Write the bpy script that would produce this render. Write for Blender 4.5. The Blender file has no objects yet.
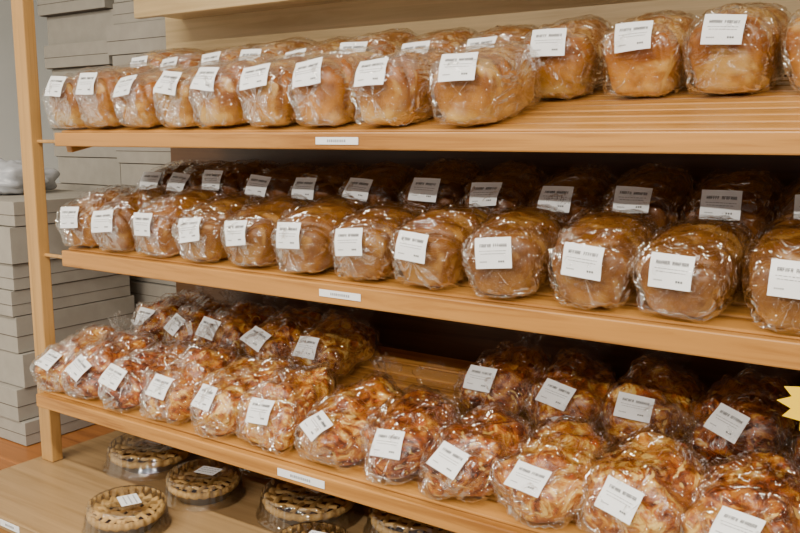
import bpy, math, random
from mathutils import Vector, Matrix, noise, Euler
from mathutils.bvhtree import BVHTree
random.seed(7)
S=bpy.context.scene
TILT=math.radians(12.5)

# ---------------------------------------------------------------- materials
def mat(name):
    m=bpy.data.materials.new(name); m.use_nodes=True
    nt=m.node_tree; nt.nodes.clear()
    o=nt.nodes.new('ShaderNodeOutputMaterial')
    return m,nt,o
def N(nt,t,**k):
    n=nt.nodes.new(t)
    for a,b in k.items(): setattr(n,a,b)
    return n
def pbsdf(nt,o,rough=.5,spec=.5,coat=0,coatr=.1):
    b=N(nt,'ShaderNodeBsdfPrincipled')
    b.inputs['Roughness'].default_value=rough
    b.inputs['Specular IOR Level'].default_value=spec
    b.inputs['Coat Weight'].default_value=coat
    b.inputs['Coat Roughness'].default_value=coatr
    nt.links.new(b.outputs[0],o.inputs[0]); return b
def ramp(nt,stops,interp='LINEAR'):
    r=N(nt,'ShaderNodeValToRGB'); e=r.color_ramp.elements
    r.color_ramp.interpolation=interp
    while len(e)<len(stops): e.new(.5)
    for i,(p,c) in enumerate(stops):
        e[i].position=p; e[i].color=(*c,1) if len(c)==3 else c
    return r
def mix(nt,fac,a,b,blend='MIX'):
    m=N(nt,'ShaderNodeMix',data_type='RGBA',blend_type=blend)
    for idx,v in ((0,fac),(6,a),(7,b)):
        if isinstance(v,(int,float)): m.inputs[idx].default_value=v
        elif isinstance(v,tuple): m.inputs[idx].default_value=(*v,1)
        else: nt.links.new(v,m.inputs[idx])
    return m.outputs[2]
def noisetex(nt,scale,detail=4,vec=None,dist=0,rough=.5):
    n=N(nt,'ShaderNodeTexNoise'); n.inputs['Scale'].default_value=scale
    n.inputs['Detail'].default_value=detail; n.inputs['Distortion'].default_value=dist
    n.inputs['Roughness'].default_value=rough
    if vec is not None: nt.links.new(vec,n.inputs['Vector'])
    return n
def math_(nt,op,a,b=None,c=None,clamp=False):
    n=N(nt,'ShaderNodeMath',operation=op,use_clamp=clamp)
    for i,v in enumerate((a,b,c)):
        if v is None: continue
        if isinstance(v,(int,float)): n.inputs[i].default_value=v
        else: nt.links.new(v,n.inputs[i])
    return n.outputs[0]
def bump(nt,h,b,strength=.3,dist=.002):
    bp=N(nt,'ShaderNodeBump'); bp.inputs['Strength'].default_value=strength
    bp.inputs['Distance'].default_value=dist
    nt.links.new(h,bp.inputs['Height']); nt.links.new(bp.outputs[0],b.inputs['Normal'])
def plain(name,col,rough=.5,spec=.5,nscale=30,var=.15,metal=0):
    m,nt,o=mat(name); b=pbsdf(nt,o,rough,spec); b.inputs['Metallic'].default_value=metal
    tc=N(nt,'ShaderNodeTexCoord'); n=noisetex(nt,nscale,4,tc.outputs['Object'])
    c2=tuple(x*(1-var) for x in col)
    nt.links.new(mix(nt,n.outputs[0],col,c2),b.inputs['Base Color'])
    bump(nt,n.outputs[0],b,.1,.001); return m
def wood(name,c1,c2,axis=0,rough=.36):
    m,nt,o=mat(name); b=pbsdf(nt,o,rough,.45)
    tc=N(nt,'ShaderNodeTexCoord'); mp=N(nt,'ShaderNodeMapping')
    sc=[42,42,42]; sc[axis]=1.8; mp.inputs['Scale'].default_value=sc
    nt.links.new(tc.outputs['Object'],mp.inputs[0])
    n=noisetex(nt,1.0,6,mp.outputs[0],dist=.8,rough=.6)
    r=ramp(nt,[(.34,c2),(.50,c1),(.70,tuple(min(1,x*1.18) for x in c1))])
    nt.links.new(n.outputs[0],r.inputs[0])
    n2=noisetex(nt,2.2,2,tc.outputs['Object'])
    r2=ramp(nt,[(.3,(.84,.80,.74)),(.7,(1,1,1))]); nt.links.new(n2.outputs[0],r2.inputs[0])
    nt.links.new(mix(nt,1.0,r.outputs[0],r2.outputs[0],'MULTIPLY'),b.inputs['Base Color'])
    bump(nt,n.outputs[0],b,.12,.001); return m

M_wood=wood('maple_veneer',(.50,.240,.058),(.31,.128,.026))
M_woodv=wood('maple_veneer_vertical',(.53,.305,.105),(.38,.20,.06),2)
M_pale=wood('pale_birch',(.62,.46,.24),(.52,.37,.175))
M_counter=wood('counter_laminate',(.38,.25,.12),(.31,.195,.085))
M_back=wood('back_panel_brown',(.13,.060,.022),(.085,.036,.012))
M_redwood=wood('red_brown_wood',(.34,.13,.032),(.24,.085,.02))
M_wall=plain('painted_wall',(.78,.79,.77),.8,.2,4,.06)
M_floor=plain('vinyl_floor',(.30,.24,.17),.5,.4,6,.25)
M_ceil=plain('ceiling_paint',(.8,.8,.78),.9,.1,3,.04)
M_card=plain('grey_cardboard',(.42,.39,.34),.85,.15,25,.25)
M_card2=plain('cardboard_seam',(.11,.09,.075),.9,.1,25,.15)
M_label=plain('label_paper',(.90,.92,.94),.45,.4,60,.03)
M_ink=plain('label_ink',(.03,.03,.035),.6,.3,60,.1)
M_ink2=plain('label_fine_print',(.36,.36,.38),.6,.3,60,.1)
M_yellow=plain('yellow_card',(.95,.62,.01),.5,.4,20,.06)
M_foil=plain('pie_foil',(.55,.55,.56),.3,.5,80,.2,.9)
M_crust=plain('pie_crust',(.74,.47,.17),.6,.3,60,.4)
M_fill=plain('pie_filling',(.045,.010,.008),.25,.6,60,.5)

def bread_mat(name,top,mid,side,z0,z1,rough=.42):
    m,nt,o=mat(name); b=pbsdf(nt,o,rough,.35,.08,.3)
    tc=N(nt,'ShaderNodeTexCoord'); oi=N(nt,'ShaderNodeObjectInfo')
    va=N(nt,'ShaderNodeVectorMath',operation='ADD'); nt.links.new(tc.outputs['Object'],va.inputs[0])
    sc=N(nt,'ShaderNodeVectorMath',operation='SCALE'); sc.inputs[0].default_value=(7,3,5); nt.links.new(oi.outputs['Random'],sc.inputs['Scale'])
    nt.links.new(sc.outputs[0],va.inputs[1])
    sx=N(nt,'ShaderNodeSeparateXYZ'); nt.links.new(tc.outputs['Object'],sx.inputs[0])
    n=noisetex(nt,18,4,va.outputs[0])
    z=math_(nt,'MULTIPLY_ADD',n.outputs[0],.06,sx.outputs[2])
    mr=N(nt,'ShaderNodeMapRange'); mr.inputs[1].default_value=z0+.03; mr.inputs[2].default_value=z1+.03
    nt.links.new(z,mr.inputs[0])
    r=ramp(nt,[(0,side),(.4,mid),(1,top)]); nt.links.new(mr.outputs[0],r.inputs[0])
    n2=noisetex(nt,42,5,va.outputs[0]); r2=ramp(nt,[(.35,(.68,.58,.46)),(.60,(1.06,1.04,1.0))]); nt.links.new(n2.outputs[0],r2.inputs[0])
    c=mix(nt,1.0,r.outputs[0],r2.outputs[0],'MULTIPLY')
    mp=N(nt,'ShaderNodeMapping'); mp.inputs['Scale'].default_value=(9,46,20); mp.inputs['Rotation'].default_value=(0,0,.5)
    nt.links.new(va.outputs[0],mp.inputs[0]); n4=noisetex(nt,1,3,mp.outputs[0],dist=.4)
    r4=ramp(nt,[(.54,(0,0,0)),(.64,(.6,.6,.6))]); nt.links.new(n4.outputs[0],r4.inputs[0])
    c=mix(nt,r4.outputs[0],c,side)
    hv=N(nt,'ShaderNodeHueSaturation'); mv=N(nt,'ShaderNodeMapRange'); mv.inputs[3].default_value=.80; mv.inputs[4].default_value=1.10
    nt.links.new(oi.outputs['Random'],mv.inputs[0]); nt.links.new(mv.outputs[0],hv.inputs['Value']); nt.links.new(c,hv.inputs['Color'])
    nt.links.new(hv.outputs[0],b.inputs['Base Color'])
    n3=noisetex(nt,110,3,va.outputs[0]); bump(nt,n3.outputs[0],b,.2,.001)
    return m
M_white=bread_mat('white_bread_crust',(.31,.108,.010),(.45,.205,.028),(.66,.42,.12),.002,.072)
M_brown=bread_mat('brown_bread_crust',(.21,.080,.011),(.31,.130,.020),(.46,.24,.055),.0,.075)
M_dark=bread_mat('wheat_bread_crust',(.18,.062,.011),(.25,.092,.017),(.35,.15,.035),.0,.08)

def cheese_mat():
    m,nt,o=mat('cheese_bread_crust'); b=pbsdf(nt,o,.32,.45,.2,.2)
    tc=N(nt,'ShaderNodeTexCoord'); oi=N(nt,'ShaderNodeObjectInfo')
    sc=N(nt,'ShaderNodeVectorMath',operation='SCALE'); sc.inputs[0].default_value=(9,4,6); nt.links.new(oi.outputs['Random'],sc.inputs['Scale'])
    va=N(nt,'ShaderNodeVectorMath',operation='ADD'); nt.links.new(tc.outputs['Object'],va.inputs[0]); nt.links.new(sc.outputs[0],va.inputs[1])
    n=noisetex(nt,27,7,va.outputs[0],dist=1.6,rough=.64)
    r=ramp(nt,[(.35,(.05,.010,.003)),(.43,(.16,.034,.006)),(.50,(.30,.088,.011)),(.57,(.46,.190,.024)),(.66,(.72,.47,.12))])
    nt.links.new(math_(nt,'ADD',n.outputs[0],math_(nt,'MULTIPLY_ADD',oi.outputs['Random'],.13,-.075)),r.inputs[0])
    v=N(nt,'ShaderNodeTexVoronoi'); v.inputs['Scale'].default_value=60; nt.links.new(va.outputs[0],v.inputs['Vector'])
    r2=ramp(nt,[(.0,(.45,.35,.3)),(.25,(1,1,1)),(1,(1.1,1.05,1))]); nt.links.new(v.outputs['Distance'],r2.inputs[0])
    c=mix(nt,.6,r.outputs[0],r2.outputs[0],'MULTIPLY')
    n5=noisetex(nt,50,2,va.outputs[0],dist=2.0); r5=ramp(nt,[(.60,(0,0,0)),(.66,(.7,.7,.7))]); nt.links.new(n5.outputs[0],r5.inputs[0])
    c=mix(nt,r5.outputs[0],c,(.40,.070,.010))
    n7=noisetex(nt,44,3,va.outputs[0],dist=1.2); r7=ramp(nt,[(.62,(0,0,0)),(.68,(.8,.8,.8))]); nt.links.new(n7.outputs[0],r7.inputs[0])
    c=mix(nt,r7.outputs[0],c,(.78,.54,.15))
    n6=noisetex(nt,90,2,va.outputs[0],dist=.5); r6=ramp(nt,[(.68,(0,0,0)),(.72,(.7,.7,.7))]); nt.links.new(n6.outputs[0],r6.inputs[0])
    c=mix(nt,r6.outputs[0],c,(.10,.07,.02))
    nt.links.new(c,b.inputs['Base Color'])
    n3=noisetex(nt,45,6,va.outputs[0],dist=.8); bump(nt,n3.outputs[0],b,.9,.005)
    return m
M_cheese=cheese_mat()

def plastic(name,base=.04,scale=28,fk=.42,rough=.05,crease=.32,bd=.0065,det=3):
    m,nt,o=mat(name)
    tr=N(nt,'ShaderNodeBsdfTransparent'); tr.inputs[0].default_value=(.985,.985,.985,1)
    gl=N(nt,'ShaderNodeBsdfGlossy'); gl.inputs['Roughness'].default_value=rough; gl.inputs[0].default_value=(1,1,1,1)
    tc=N(nt,'ShaderNodeTexCoord'); mp=N(nt,'ShaderNodeMapping'); mp.inputs['Scale'].default_value=(1,.5,1)
    oi=N(nt,'ShaderNodeObjectInfo'); sc=N(nt,'ShaderNodeVectorMath',operation='SCALE'); sc.inputs[0].default_value=(5,8,3)
    nt.links.new(oi.outputs['Random'],sc.inputs['Scale']); nt.links.new(sc.outputs[0],mp.inputs['Location'])
    nt.links.new(tc.outputs['Object'],mp.inputs[0])
    n=noisetex(nt,scale,det,mp.outputs[0],dist=1.4,rough=.5)
    ridge=math_(nt,'ABSOLUTE',math_(nt,'SUBTRACT',n.outputs[0],.5))
    ridge=math_(nt,'SUBTRACT',1.0,math_(nt,'MULTIPLY',ridge,5.0),clamp=True)
    bp=N(nt,'ShaderNodeBump'); bp.inputs['Strength'].default_value=1.0; bp.inputs['Distance'].default_value=bd
    nt.links.new(ridge,bp.inputs['Height']); nt.links.new(bp.outputs[0],gl.inputs['Normal'])
    fr=N(nt,'ShaderNodeFresnel'); fr.inputs[0].default_value=1.45
    f=math_(nt,'MULTIPLY_ADD',fr.outputs[0],fk,base,True)
    mx=N(nt,'ShaderNodeMixShader'); nt.links.new(f,mx.inputs[0]); nt.links.new(tr.outputs[0],mx.inputs[1]); nt.links.new(gl.outputs[0],mx.inputs[2])
    out=mx.outputs[0]
    if crease>0:
        n2=noisetex(nt,scale*1.1,2,mp.outputs[0],dist=2.2)
        ln=math_(nt,'SUBTRACT',1.0,math_(nt,'MULTIPLY',math_(nt,'ABSOLUTE',math_(nt,'SUBTRACT',n2.outputs[0],.5)),42.0),clamp=True)
        n3=noisetex(nt,13,2,mp.outputs[0]); pt=N(nt,'ShaderNodeMapRange'); pt.inputs[1].default_value=.48; pt.inputs[2].default_value=.62
        nt.links.new(n3.outputs[0],pt.inputs[0])
        cf=math_(nt,'MULTIPLY',math_(nt,'MULTIPLY',ln,pt.outputs[0]),crease)
        df=N(nt,'ShaderNodeBsdfGlossy'); df.inputs['Roughness'].default_value=.35; df.inputs[0].default_value=(1,1,1,1)
        mx2=N(nt,'ShaderNodeMixShader'); nt.links.new(cf,mx2.inputs[0]); nt.links.new(out,mx2.inputs[1]); nt.links.new(df.outputs[0],mx2.inputs[2])
        out=mx2.outputs[0]
    nt.links.new(out,o.inputs[0]); return m
M_bag=plastic('clear_bag_film')
M_lid=plastic('clear_clamshell',.07,10,.75,.05,.0,.001)

# ---------------------------------------------------------------- helpers
class MB:
    def __init__(s): s.v=[];s.f=[];s.m=[]
    def add(s,v,f,mi):
        o=len(s.v); s.v+= [tuple(p) for p in v]; s.f+=[tuple(i+o for i in q) for q in f]; s.m+=[mi]*len(f)
    def box(s,a,b,mi=0,M=None):
        (x0,y0,z0),(x1,y1,z1)=a,b
        v=[Vector(p) for p in ((x0,y0,z0),(x1,y0,z0),(x1,y1,z0),(x0,y1,z0),(x0,y0,z1),(x1,y0,z1),(x1,y1,z1),(x0,y1,z1))]
        if M: v=[M@p for p in v]
        s.add(v,[(0,3,2,1),(4,5,6,7),(0,1,5,4),(1,2,6,5),(2,3,7,6),(3,0,4,7)],mi)
    def obj(s,name,mats,loc=(0,0,0),rot=None,smooth=True,bevel=0):
        me=bpy.data.meshes.new(name); me.from_pydata(s.v,[],s.f)
        for m in mats: me.materials.append(m)
        me.polygons.foreach_set('material_index',s.m)
        me.polygons.foreach_set('use_smooth',[smooth]*len(s.f)); me.update()
        ob=bpy.data.objects.new(name,me); S.collection.objects.link(ob)
        if rot is not None: ob.matrix_world=Matrix.Translation(loc)@rot
        else: ob.location=loc
        if bevel:
            md=ob.modifiers.new('bevel','BEVEL'); md.width=bevel; md.segments=2; md.limit_method='ANGLE'
        return ob
def spow(c,p): return math.copysign(abs(c)**p,c)
def fb(p,f,sd): return noise.noise(Vector((p[0]*f+sd*3.1,p[1]*f-sd*1.7,p[2]*f+sd*.9)))

def surf(kind,L,W,H,sd,nu,nv,inf=0.0,wr=0.0,skirt=0.0):
    pts=[]
    L2=L/2+inf; W2=W/2+inf; HH=H+inf
    zc=.52*H
    sgn=1 if int(sd*3)%2 else -1
    asym=.006*math.sin(sd*5)
    for i in range(nu+1):
        ph=-math.pi/2+math.pi*i/nu
        sp,cp=math.sin(ph),max(math.cos(ph),0)
        row=[]
        for j in range(nv):
            th=2*math.pi*j/nv; c,s=math.cos(th),math.sin(th)
            if kind in('pan','box'):
                bx=kind=='box'
                y=L2*spow(sp,.6 if bx else .68); r=cp**(.34 if bx else .40)
                if s>=0:
                    x=W2*spow(c,.66 if bx else .76)*r; z=zc+(HH+asym*y/L2-zc)*(s**(.74 if bx else .82))*(cp**(.46 if bx else .58))
                else:
                    q=abs(s)**.4
                    x=W2*spow(c,.38)*(1-.12*min(1,q*2)-.04*q)*r; z=zc*(1-q*cp**.2)
            else:
                y=L2*spow(sp,.85); r=cp**.7
                if s>=0: x=W2*spow(c,.9)*r; z=.35*H+(HH-.35*H)*(s**.85)*(cp**.75)
                else:
                    q=abs(s)**.5; x=W2*spow(c,.6)*(1-.1*q)*r; z=.35*H*(1-q*cp**.3)
            p=Vector((x,y,z))
            up=max(0,min(1,(z/H-.35)/.4))
            if kind!='flat':
                a=.0060*fb(p,12,sd)+.003*fb(p,35,sd)
                ww=(y+x*.6*sgn)*(58+12*math.sin(sd*7))+sd+1.3*fb(p,9,sd+3)
                k=abs(math.sin(ww))
                a+=up*(-.0115*max(0,1-k*2.0)**1.4+.002*k)*(1 if not wr else .35)
            else:
                a=.018*fb(p,16,sd)+.014*fb(p,34,sd)*up+.008*(abs(fb(p,60,sd)))*up
            d=Vector((x/W2,y/L2*.9,(z-.35*H)/H*1.4))
            if d.length>1e-6: d.normalize()
            p+=d*a
            if skirt:
                lo=max(0,1-z/(H*.5)); k=1+skirt*lo*(.5+1.3*fb(p,26,sd+5))
                p.x*=k; p.y*=1+(k-1)*.35
            if wr:
                q=Vector((p.x,p.y*.7,p.z))
                w=1-abs(fb(q,30,sd+9))*3.0; w2=1-abs(fb(q,66,sd+2))*3.0
                p+=d*wr*(.55*w+.45*w2)
            p.z=max(p.z,0.0012)
            row.append(p)
        pts.append(row)
    vs=[p for r in pts for p in r]
    fs=[]
    for i in range(nu):
        for j in range(nv):
            j2=(j+1)%nv
            fs.append((i*nv+j,(i+1)*nv+j,(i+1)*nv+j2,i*nv+j2)[::-1])
    return vs,fs

def label_on(mb,bvh,target,el,az,roll,w,h,mi,mi_ink,mi_fine,off=.0,rnd=None):
    rnd=rnd or random
    n=Vector((math.sin(az)*math.cos(el),-math.cos(az)*math.cos(el),math.sin(el)))
    o=Vector(target)+n*.4
    hit,hn,_,_=bvh.ray_cast(o,-n)
    if hit is None: return
    if hn.dot(n)<0: hn=-hn
    n2=(n*.55+hn*.45).normalized()
    R=Vector((1,0,0)); R=(R-n2*R.dot(n2)).normalized(); U=n2.cross(R).normalized()
    if U.z<0 and abs(U.z)>.05: U=-U
    R2=R*math.cos(roll)+U*math.sin(roll); U2=-R*math.sin(roll)+U*math.cos(roll)
    G=6; g=[]
    for a in range(G+1):
        row=[]
        for b in range(G+1):
            q=hit+R2*((a/G-.5)*w)+U2*((b/G-.5)*h)
            hh,_,_,_=bvh.ray_cast(q+n2*.1,-n2)
            dd=-.012 if hh is None else max(-.018,min(.012,(hh-q).dot(n2)))
            row.append([q,dd])
        g.append(row)
    for _ in range(3):
        g2=[[0]*(G+1) for _ in range(G+1)]
        for a in range(G+1):
            for b in range(G+1):
                t=0;c=0
                for da in(-1,0,1):
                    for db in(-1,0,1):
                        if 0<=a+da<=G and 0<=b+db<=G: t+=g[a+da][b+db][1];c+=1
                g2[a][b]=t/c
        for a in range(G+1):
            for b in range(G+1): g[a][b][1]=g2[a][b]
    P=lambda a,b:g[a][b][0]+n2*(g[a][b][1]+off)
    vs=[P(a,b) for a in range(G+1) for b in range(G+1)]
    fs=[(a*(G+1)+b,(a+1)*(G+1)+b,(a+1)*(G+1)+b+1,a*(G+1)+b+1) for a in range(G) for b in range(G)]
    mb.add(vs,fs,mi)
    def Q(u,v,e=.0006):
        a=min(u*G,G-.001);b=min(v*G,G-.001);ia,ib=int(a),int(b);fa,fb_=a-ia,b-ib
        return (P(ia,ib)*(1-fa)*(1-fb_)+P(ia+1,ib)*fa*(1-fb_)+P(ia,ib+1)*(1-fa)*fb_+P(ia+1,ib+1)*fa*fb_)+n2*e
    def quad(u0,u1,v0,v1,m): mb.add([Q(u0,v0),Q(u1,v0),Q(u1,v1),Q(u0,v1)],[(0,1,2,3)],m)
    u=.14; i=0
    while u<.86:
        if i!=6:
            k=rnd.randrange(3); s=.012
            quad(u,u+s,.68,.79,mi_ink)
            if k!=1: quad(u+.028,u+.028+s,.68,.79,mi_ink)
            if k!=0: quad(u,u+.036,.775,.79,mi_ink)
            quad(u,u+.036,.725,.74,mi_ink)
        u+=.054; i+=1
    for v,a,b in((.55,.12,.88),(.46,.16,.84)):
        u=a
        while u<b:
            ww=rnd.uniform(.03,.09); quad(u,min(u+ww,b),v,v+.022,mi_fine); u+=ww+.022
    u=.12
    for q in range(5): quad(u,u+.03,.20,.235,mi_fine); u+=.042
    for u in (.64,.70,.76): quad(u,u+.035,.19,.25,mi_ink)

def loaf(name,kind,bm,X,d,y0,z0,L,W,H,sd,lel,ly,lz,lroll=0,rz=0,laz=0,lx=0,fan=False):
    rnd=random.Random(sd*31)
    mb=MB()
    H=H*rnd.uniform(.95,1.06); W=W*rnd.uniform(.97,1.03)
    v,f=surf(kind,L,W,H,sd,44,48); mb.add(v,f,0)
    nu,nv=54,72
    v2,f2=surf(kind,L,W,H,sd,nu,nv,inf=.0055,wr=.0055,skirt=.15)
    f2=[q for q in f2 if max(v2[i].z for i in q)>.004]
    mb.add(v2,f2,1)
    if fan:
        zz=H*.55; yb=L/2-.004; K=18; J=7; vs=[];fs=[]; sgn=rnd.uniform(-.6,.6); hh=rnd.uniform(.060,.092)
        for j in range(J+1):
            t=j/J
            for k in range(K+1):
                s=(k/K-.5)
                wd=.016+.058*t
                vs.append(Vector((s*wd*1.5+sgn*.03*t,yb+.010*t+.007*math.sin(k*2.2+t*2)*t+.006*fb((s*4,t*2,0),5,sd),zz+hh*t*(1-.35*abs(s)*2)+.006*math.sin(k*1.7+sd)*t)))
        for j in range(J):
            for k in range(K):
                a=j*(K+1)+k; fs.append((a,a+1,a+K+2,a+K+1))
        mb.add(vs,fs,1)
    bv,bf=surf(kind,L,W,H,sd,24,30,inf=.0100)
    bvh=BVHTree.FromPolygons(bv,bf)
    label_on(mb,bvh,(lx,-L/2+ly,H*lz),lel,laz,lroll,.059,.047,2,3,4,.0008,rnd)
    rot=Matrix.Rotation(TILT,4,'X')@Matrix.Rotation(rz,4,'Z')
    loc=Vector((X,y0+d*math.cos(TILT),z0+d*math.sin(TILT)+.0030))
    return mb.obj(name,[bm,M_bag,M_label,M_ink,M_ink2],loc,rot)

# ---------------------------------------------------------------- room
def simple(name,a,b,m,bev=0):
    mb=MB(); mb.box(a,b); return mb.obj(name,[m],smooth=False,bevel=bev)
simple('floor',(-3.6,-3.6,-.05),(2.4,1.45,0),M_floor)
simple('wall_back',(-3.6,1.35,0),(2.4,1.45,2.8),M_wall)
simple('wall_left',(-3.7,-3.6,0),(-3.6,1.45,2.8),M_wall)
simple('ceiling',(-3.7,-3.6,2.8),(2.4,1.45,2.88),M_ceil)
simple('baseboard_back',(-3.6,1.33,0),(2.4,1.35,.1),M_pale,.003)

# ---------------------------------------------------------------- shelving unit
XL,XR=-1.718,.52
mb=MB()
def tshelf(y0,z0,depth,xl,th):
    T=Matrix.Translation((0,y0,z0))@Matrix.Rotation(TILT,4,'X')
    mb.box((xl,.012,-.018),(XR,depth,-.006),0,T)
    d=.018
    while d<depth-.03:
        mb.box((xl,d,-.006),(XR,min(d+.038,depth),0,),0,T); d+=.046
    mb.box((xl,0,-th),(XR,.018,0),0,Matrix.Translation((0,y0,z0)))
    mb.box((xl,depth-.018,-.05),(XR,depth,-.018),0,T)
    for xx in (xl,XR-.02): mb.box((xx,.02,-.05),(xx+.02,depth-.02,-.018),0,T)
tshelf(0,1.555,.44,XL,.030)
tshelf(0,1.289,.44,XL,.036)
tshelf(-.06,.957,.50,-1.762,.030)
PX0,PX1=-1.884,-1.838
for x0,x1 in ((PX0,PX1),(.53,.585)):
    mb.box((x0,.02,.7455),(x1,.050,2.35),1)
    mb.box((x0+.005,.045,2.28),(x1-.005,.50,2.34),1)
for x0,x1 in ((-1.895,-1.85),(.53,.585)):
    mb.box((x0,.496,.0),(x1,.535,2.35),1)
for z in (1.545,1.275):
    mb.box((PX1-.004,.034,z-.014),(XL+.002,.042,z-.006),1); mb.box((.518,.034,z-.014),(.534,.042,z-.006),1)
    mb.box((-1.70,.40,z+.05),(-1.67,.488,z+.070),1); mb.box((.40,.40,z+.05),(.43,.488,z+.070),1)
mb.box((PX1-.004,.034,.950),(-1.76,.042,.958),1); mb.box((.518,.034,.950),(.534,.042,.958),1)
mb.box((-1.90,.486,.7455),(.59,.496,1.66),2)
mb.box((-1.90,.486,1.66),(.59,.496,1.90),3)
mb.box((-1.83,.325,1.846),(.56,.345,1.935),3)
mb.box((-1.83,.345,1.86),(.56,.486,1.878),3)
mb.obj('wooden_bread_shelf',[M_wood,M_woodv,M_back,M_pale,M_foil],smooth=False,bevel=.0025)

def tag(name,X,y,z,w=.092,h=.0125):
    mb=MB(); mb.box((-w/2,-.0012,-h/2),(w/2,0,h/2),0)
    u=-w*.22
    while u<w*.22:
        ww=random.uniform(.002,.004); mb.box((u,-.0016,-h*.18),(u+ww,-.0012,h*.18),1); u+=ww+.0015
    return mb.obj(name,[M_label,M_ink2],(X,y,z),smooth=False)
tag('shelf_price_tag',-.912,-.0005,1.540)
tag('shelf_price_tag',-.909,-.0005,1.272)
tag('shelf_price_tag',-.955,-.0605,.943,.11,.014)
tag('shelf_price_tag',-1.63,-.2205,.732,.07,.014)

mb=MB()
mb.box((-1.905,-.22,.715),(.60,.495,.745),0)
mb.box((-1.84,-.17,.09),(.525,.48,.715),1)
mb.box((-1.84,-.14,0),(.525,.48,.09),1)
for x in (-1.80,-1.22,-.66,-.10):
    mb.box((x,-.185,.13),(x+.53,-.17,.69),1); mb.box((x+.23,-.20,.62),(x+.31,-.185,.635),2)
mb.obj('display_counter',[M_counter,M_wood,M_foil],smooth=False,bevel=.003)
mb=MB()
mb.box((-3.0,.06,.64),(-1.93,1.25,.68),0)
mb.box((-3.0,.06,.56),(-1.93,.085,.64),0)
for x in (-2.97,-1.99):
    for y in (.09,1.17): mb.box((x,y,0),(x+.05,y+.05,.64),0)
mb.obj('side_table',[M_redwood],smooth=False,bevel=.004)
def stack(x0,x1,y0,y1,z0,z1,bh,sd):
    r=random.Random(sd); mb=MB(); z=z0
    while z<z1:
        h=bh*r.uniform(.75,1.3); j=lambda:r.uniform(-.014,.014)
        a,b,c,d=x0+j(),x1+j(),y0+j(),y1+j()
        mb.box((a,c,z+.002),(b,d,z+h-.001),0)
        if r.random()<.6: mb.box((a-.0012,c-.0012,z+h*.45),(b+.0012,d+.0012,z+h*.47),1)
        mb.box((a+.004,c+.004,z),(b-.004,d-.004,z+.002),1)
        z+=h
    mb.obj('cardboard_box_stack',[M_card,M_card2],smooth=False,bevel=.0015)
    return z
ztop=stack(-2.56,-2.16,.15,.54,.6805,1.37,.085,1)
stack(-2.28,-1.96,.60,.98,.6805,2.45,.075,2)
stack(-2.66,-2.32,.62,.98,.6805,2.45,.085,3)

def bundle(zb):
    vs=[];fs=[];nu,nv=30,48
    for i in range(nu+1):
        for j in range(nv):
            ph=math.pi*i/nu; th=2*math.pi*j/nv
            p=Vector((math.sin(ph)*math.cos(th)*.10,math.sin(ph)*math.sin(th)*.12,math.cos(ph)*.05))
            k=1+.4*fb(p,14,3)+.45*(abs(fb(p,34,3)))
            p*=k; p.z=max(p.z+.045,0); vs.append(p)
    for i in range(nu):
        for j in range(nv): fs.append((i*nv+j,i*nv+(j+1)%nv,(i+1)*nv+(j+1)%nv,(i+1)*nv+j))
    mb=MB(); mb.add(vs,fs,0)
    m=plain('milky_plastic',(.52,.54,.58),.25,.6,40,.2)
    mb.obj('crumpled_plastic_bag',[m],(-2.49,.34,zb+.001),smooth=True)
bundle(ztop)

# ---------------------------------------------------------------- bread
sd=1.0
def nxt():
    global sd; sd+=1.37; return sd
R=random.Random(3)
rd=math.radians
for X in (-1.685,-1.575,-1.45,-1.325,-1.215,-1.09,-.965,-.825,-.670):
    loaf('bagged_white_bread_loaf','box',M_white,X,.104,0,1.555,.190,.120,.108,nxt(),rd(36),.034,.66,R.uniform(-.15,.2),R.uniform(-.07,.05))
for X in (-1.66,-1.555,-1.42,-1.298,-1.18,-1.03,-.89,-.75,-.62,-.465,-.330,-.190,-.05,.09,.23,.37):
    loaf('bagged_white_bread_loaf','box',M_white,X,.322,0,1.555,.19,.126,.116,nxt(),rd(32),.030,.68,R.uniform(-.06,.1),R.uniform(-.05,.05))
for X in (-1.67,-1.555,-1.41,-1.285,-1.15,-1.01,-.878,-.742,-.608,-.462,-.326,-.182,-.04,.10,.245,.39):
    loaf('bagged_brown_bread_loaf','pan',M_brown,X,.104,0,1.289,.190,.130,.105,nxt(),rd(34),.030,.52,R.uniform(-.12,.12),R.uniform(-.08,.08))
for X in (-1.66,-1.55,-1.43,-1.297,-1.165,-1.03,-.872,-.737,-.600,-.465,-.325,-.19,-.05,.09,.23,.37):
    loaf('bagged_wheat_bread_loaf','pan',M_dark,X,.326,0,1.289,.185,.130,.118,nxt(),rd(34),.032,.70,R.uniform(-.1,.1),R.uniform(-.06,.06))
for X in (-1.72,-1.62,-1.48,-1.345,-1.205,-1.075,-.915,-.790,-.655,-.515,-.372,-.222,-.075,.075,.22,.37):
    loaf('bagged_cheese_bread','flat',M_cheese,X,.122,-.06,.957,.215,.148,.088,nxt(),rd(42),.045,.58,R.uniform(-.4,.15),R.uniform(-.15,.15),fan=True)
for X in (-1.68,-1.56,-1.44,-1.29,-1.15,-.722,-.585,-.440,-.283,-.13,.02,.17,.33):
    loaf('bagged_cheese_bread','flat',M_cheese,X,.36,-.06,.957,.21,.144,.092,nxt(),rd(42),.045,.68,R.uniform(-.4,.1),R.uniform(-.15,.15),fan=True)

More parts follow.
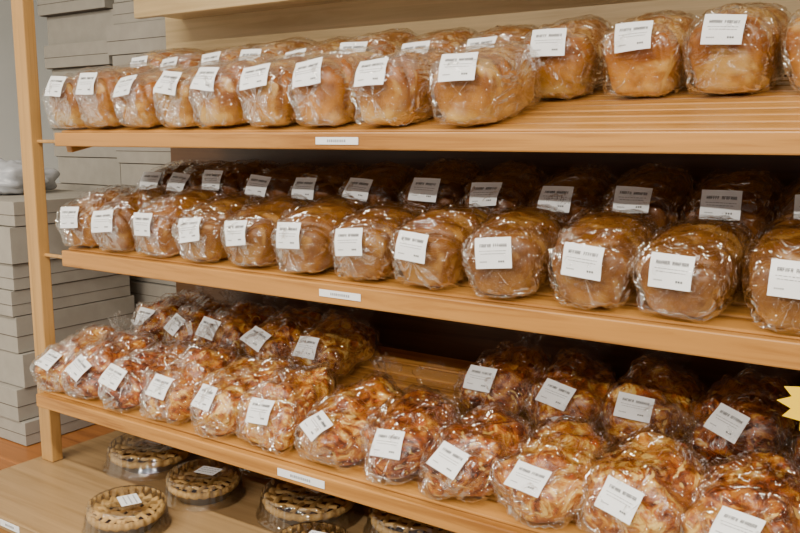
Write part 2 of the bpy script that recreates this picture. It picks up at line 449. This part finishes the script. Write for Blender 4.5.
# ---------------------------------------------------------------- pies
def lathe(mb,prof,mi,n=48,flute=None):
    vs=[];fs=[]
    for (r,z) in prof:
        for j in range(n):
            a=2*math.pi*j/n; rr,zz=r,z
            if flute: rr,zz=flute(r,z,a)
            vs.append((rr*math.cos(a),rr*math.sin(a),zz))
    for i in range(len(prof)-1):
        for j in range(n): fs.append((i*n+j,i*n+(j+1)%n,(i+1)*n+(j+1)%n,(i+1)*n+j))
    mb.add(vs,fs,mi)
def pie(X,y,R0,lab=True):
    mb=MB(); s=R0/.1
    lathe(mb,[(.001,.001),(.070*s,.001),(.088*s,.022),(.092*s,.024)],0)
    fl=lambda r,z,a:(r+(.003*math.cos(a*22) if r>.07*s else 0), z+(.003*math.cos(a*22) if r>.08*s else 0))
    lathe(mb,[(.086*s,.020),(.094*s,.024),(.095*s,.032),(.089*s,.037),(.080*s,.033),(.077*s,.028)],1,132,fl)
    lathe(mb,[(.080*s,.029),(.04*s,.031),(.001,.031)],2)
    def strip(off,ang,zb):
        Lh=math.sqrt(max(0,(.081*s)**2-off*off)); K=16; w=.0054*s; vs=[];fs=[]
        for k in range(K+1):
            u=-Lh+2*Lh*k/K; z=zb+.0022*math.cos(u/s*math.pi/.027+off*300)
            for (o,dz) in ((-w,-.002),(-w*.6,.003),(w*.6,.003),(w,-.002)):
                x,yv=u,off+o
                vs.append((x*math.cos(ang)-yv*math.sin(ang),x*math.sin(ang)+yv*math.cos(ang),z+dz))
        for k in range(K):
            for q in range(3): a=k*4+q; fs.append((a,a+4,a+5,a+1))
        mb.add(vs,fs,1)
    for i in (-2,-1,0,1,2):
        strip(i*.027*s,0.3,.034); strip(i*.027*s,.3+math.pi/2,.0345)
    rib=lambda r,z,a:(r+(.0016*math.cos(a*30) if .01<z<.055 and r>.06*s else 0),z)
    lathe(mb,[(.112*s,.001),(.112*s,.004),(.106*s,.006),(.105*s,.012),(.1035*s,.014),(.098*s,.050),(.094*s,.056),(.086*s,.059),(.056*s,.060),(.052*s,.056),(.001,.056)],3,120,rib)
    if lab:
        z=.0615; w,h=.026,.020
        a=random.uniform(-.3,.3); ca,sa=math.cos(a),math.sin(a)
        rr=lambda x,y:(x*ca-y*sa+.02*s,x*sa+y*ca+.0,z)
        mb.add([rr(-w,-h),rr(w,-h),rr(w,h),rr(-w,h)],[(0,1,2,3)],4)
        z+=.0004
        for v0 in (.010,.0,-.010):
            u=-w*.8
            while u<w*.75:
                ww=random.uniform(.003,.007); mb.add([rr(u,v0),rr(u+ww,v0),rr(u+ww,v0+.003),rr(u,v0+.003)],[(0,1,2,3)],5); u+=ww+.002
    return mb.obj('lattice_fruit_pie',[M_foil,M_crust,M_fill,M_lid,M_label,M_ink2],(X,y,.7455),Matrix.Rotation(random.uniform(-.4,.4),4,'Z'))
for X,y,r,l in ((-1.634,.16,.104,True),(-1.385,.10,.082,True),(-1.404,-.096,.080,True),(-1.13,.168,.104,True),(-.89,.22,.098,True),(-.975,-.01,.076,True),(-1.38,.34,.098,True),(-.64,.18,.098,True),(-.70,-.06,.08,True),(-.40,.1,.098,True),(-.1,.1,.098,True)):
    pie(X,y,r,l)

mb=MB(); n=14; vs=[];
for zz in (0,-.0015):
    vs.append((0,zz,0))
    for i in range(2*n):
        a=math.pi*i/n; r=.078 if i%2==0 else .062
        vs.append((r*math.cos(a),zz,r*.58*math.sin(a)))
k=2*n+1
fs=[(0,1+i,1+(i+1)%(2*n)) for i in range(2*n)]+[(k,k+1+(i+1)%(2*n),k+1+i) for i in range(2*n)]+[(1+i,k+1+i,k+1+(i+1)%(2*n),1+(i+1)%(2*n)) for i in range(2*n)]
mb.add(vs,fs,0)
for i,z in enumerate((.014,-.004,-.02)): mb.box((-.03,-.0025,z),(.03,-.0016,z+.008),1)
mb.obj('yellow_starburst_sign',[M_yellow,M_ink],(-.112,-.002,1.211),smooth=False)

# ---------------------------------------------------------------- lights
def tube(name,x,y,rz,L=1.2,W=.06,P=36,col=(1,.92,.79)):
    mb=MB(); mb.box((-L/2-.02,-W/2-.02,0),(L/2+.02,W/2+.02,.05),0)
    o=mb.obj(name,[M_ceil],(x,y,2.75),Matrix.Rotation(rz,4,'Z'),smooth=False)
    l=bpy.data.lights.new(name+'_lamp','AREA'); l.shape='RECTANGLE'; l.size=L; l.size_y=W; l.energy=P; l.color=col
    lo=bpy.data.objects.new('lamp',l); S.collection.objects.link(lo); lo.parent=o; lo.location=(0,0,-.01)
for x,y,p in ((-2.0,-1.15,34),(-.5,-1.15,34),(1.0,-1.15,34),(-2.0,-2.8,70),(-.5,-2.8,70),(1.0,-2.8,70)):
    tube('ceiling_light_fixture',x,y,0,P=p)
w=bpy.data.worlds.new('world'); S.world=w; w.use_nodes=True
w.node_tree.nodes['Background'].inputs[0].default_value=(1,.96,.90,1)
w.node_tree.nodes['Background'].inputs[1].default_value=.30

cam=bpy.data.cameras.new('camera'); co=bpy.data.objects.new('camera',cam); S.collection.objects.link(co)
cam.sensor_width=36; cam.lens=846/800*36; cam.clip_start=.02
co.location=(0,-1.15,1.55)
co.rotation_euler=Euler((math.radians(90-8.84),0,math.radians(34.2)),'XYZ')
S.camera=co
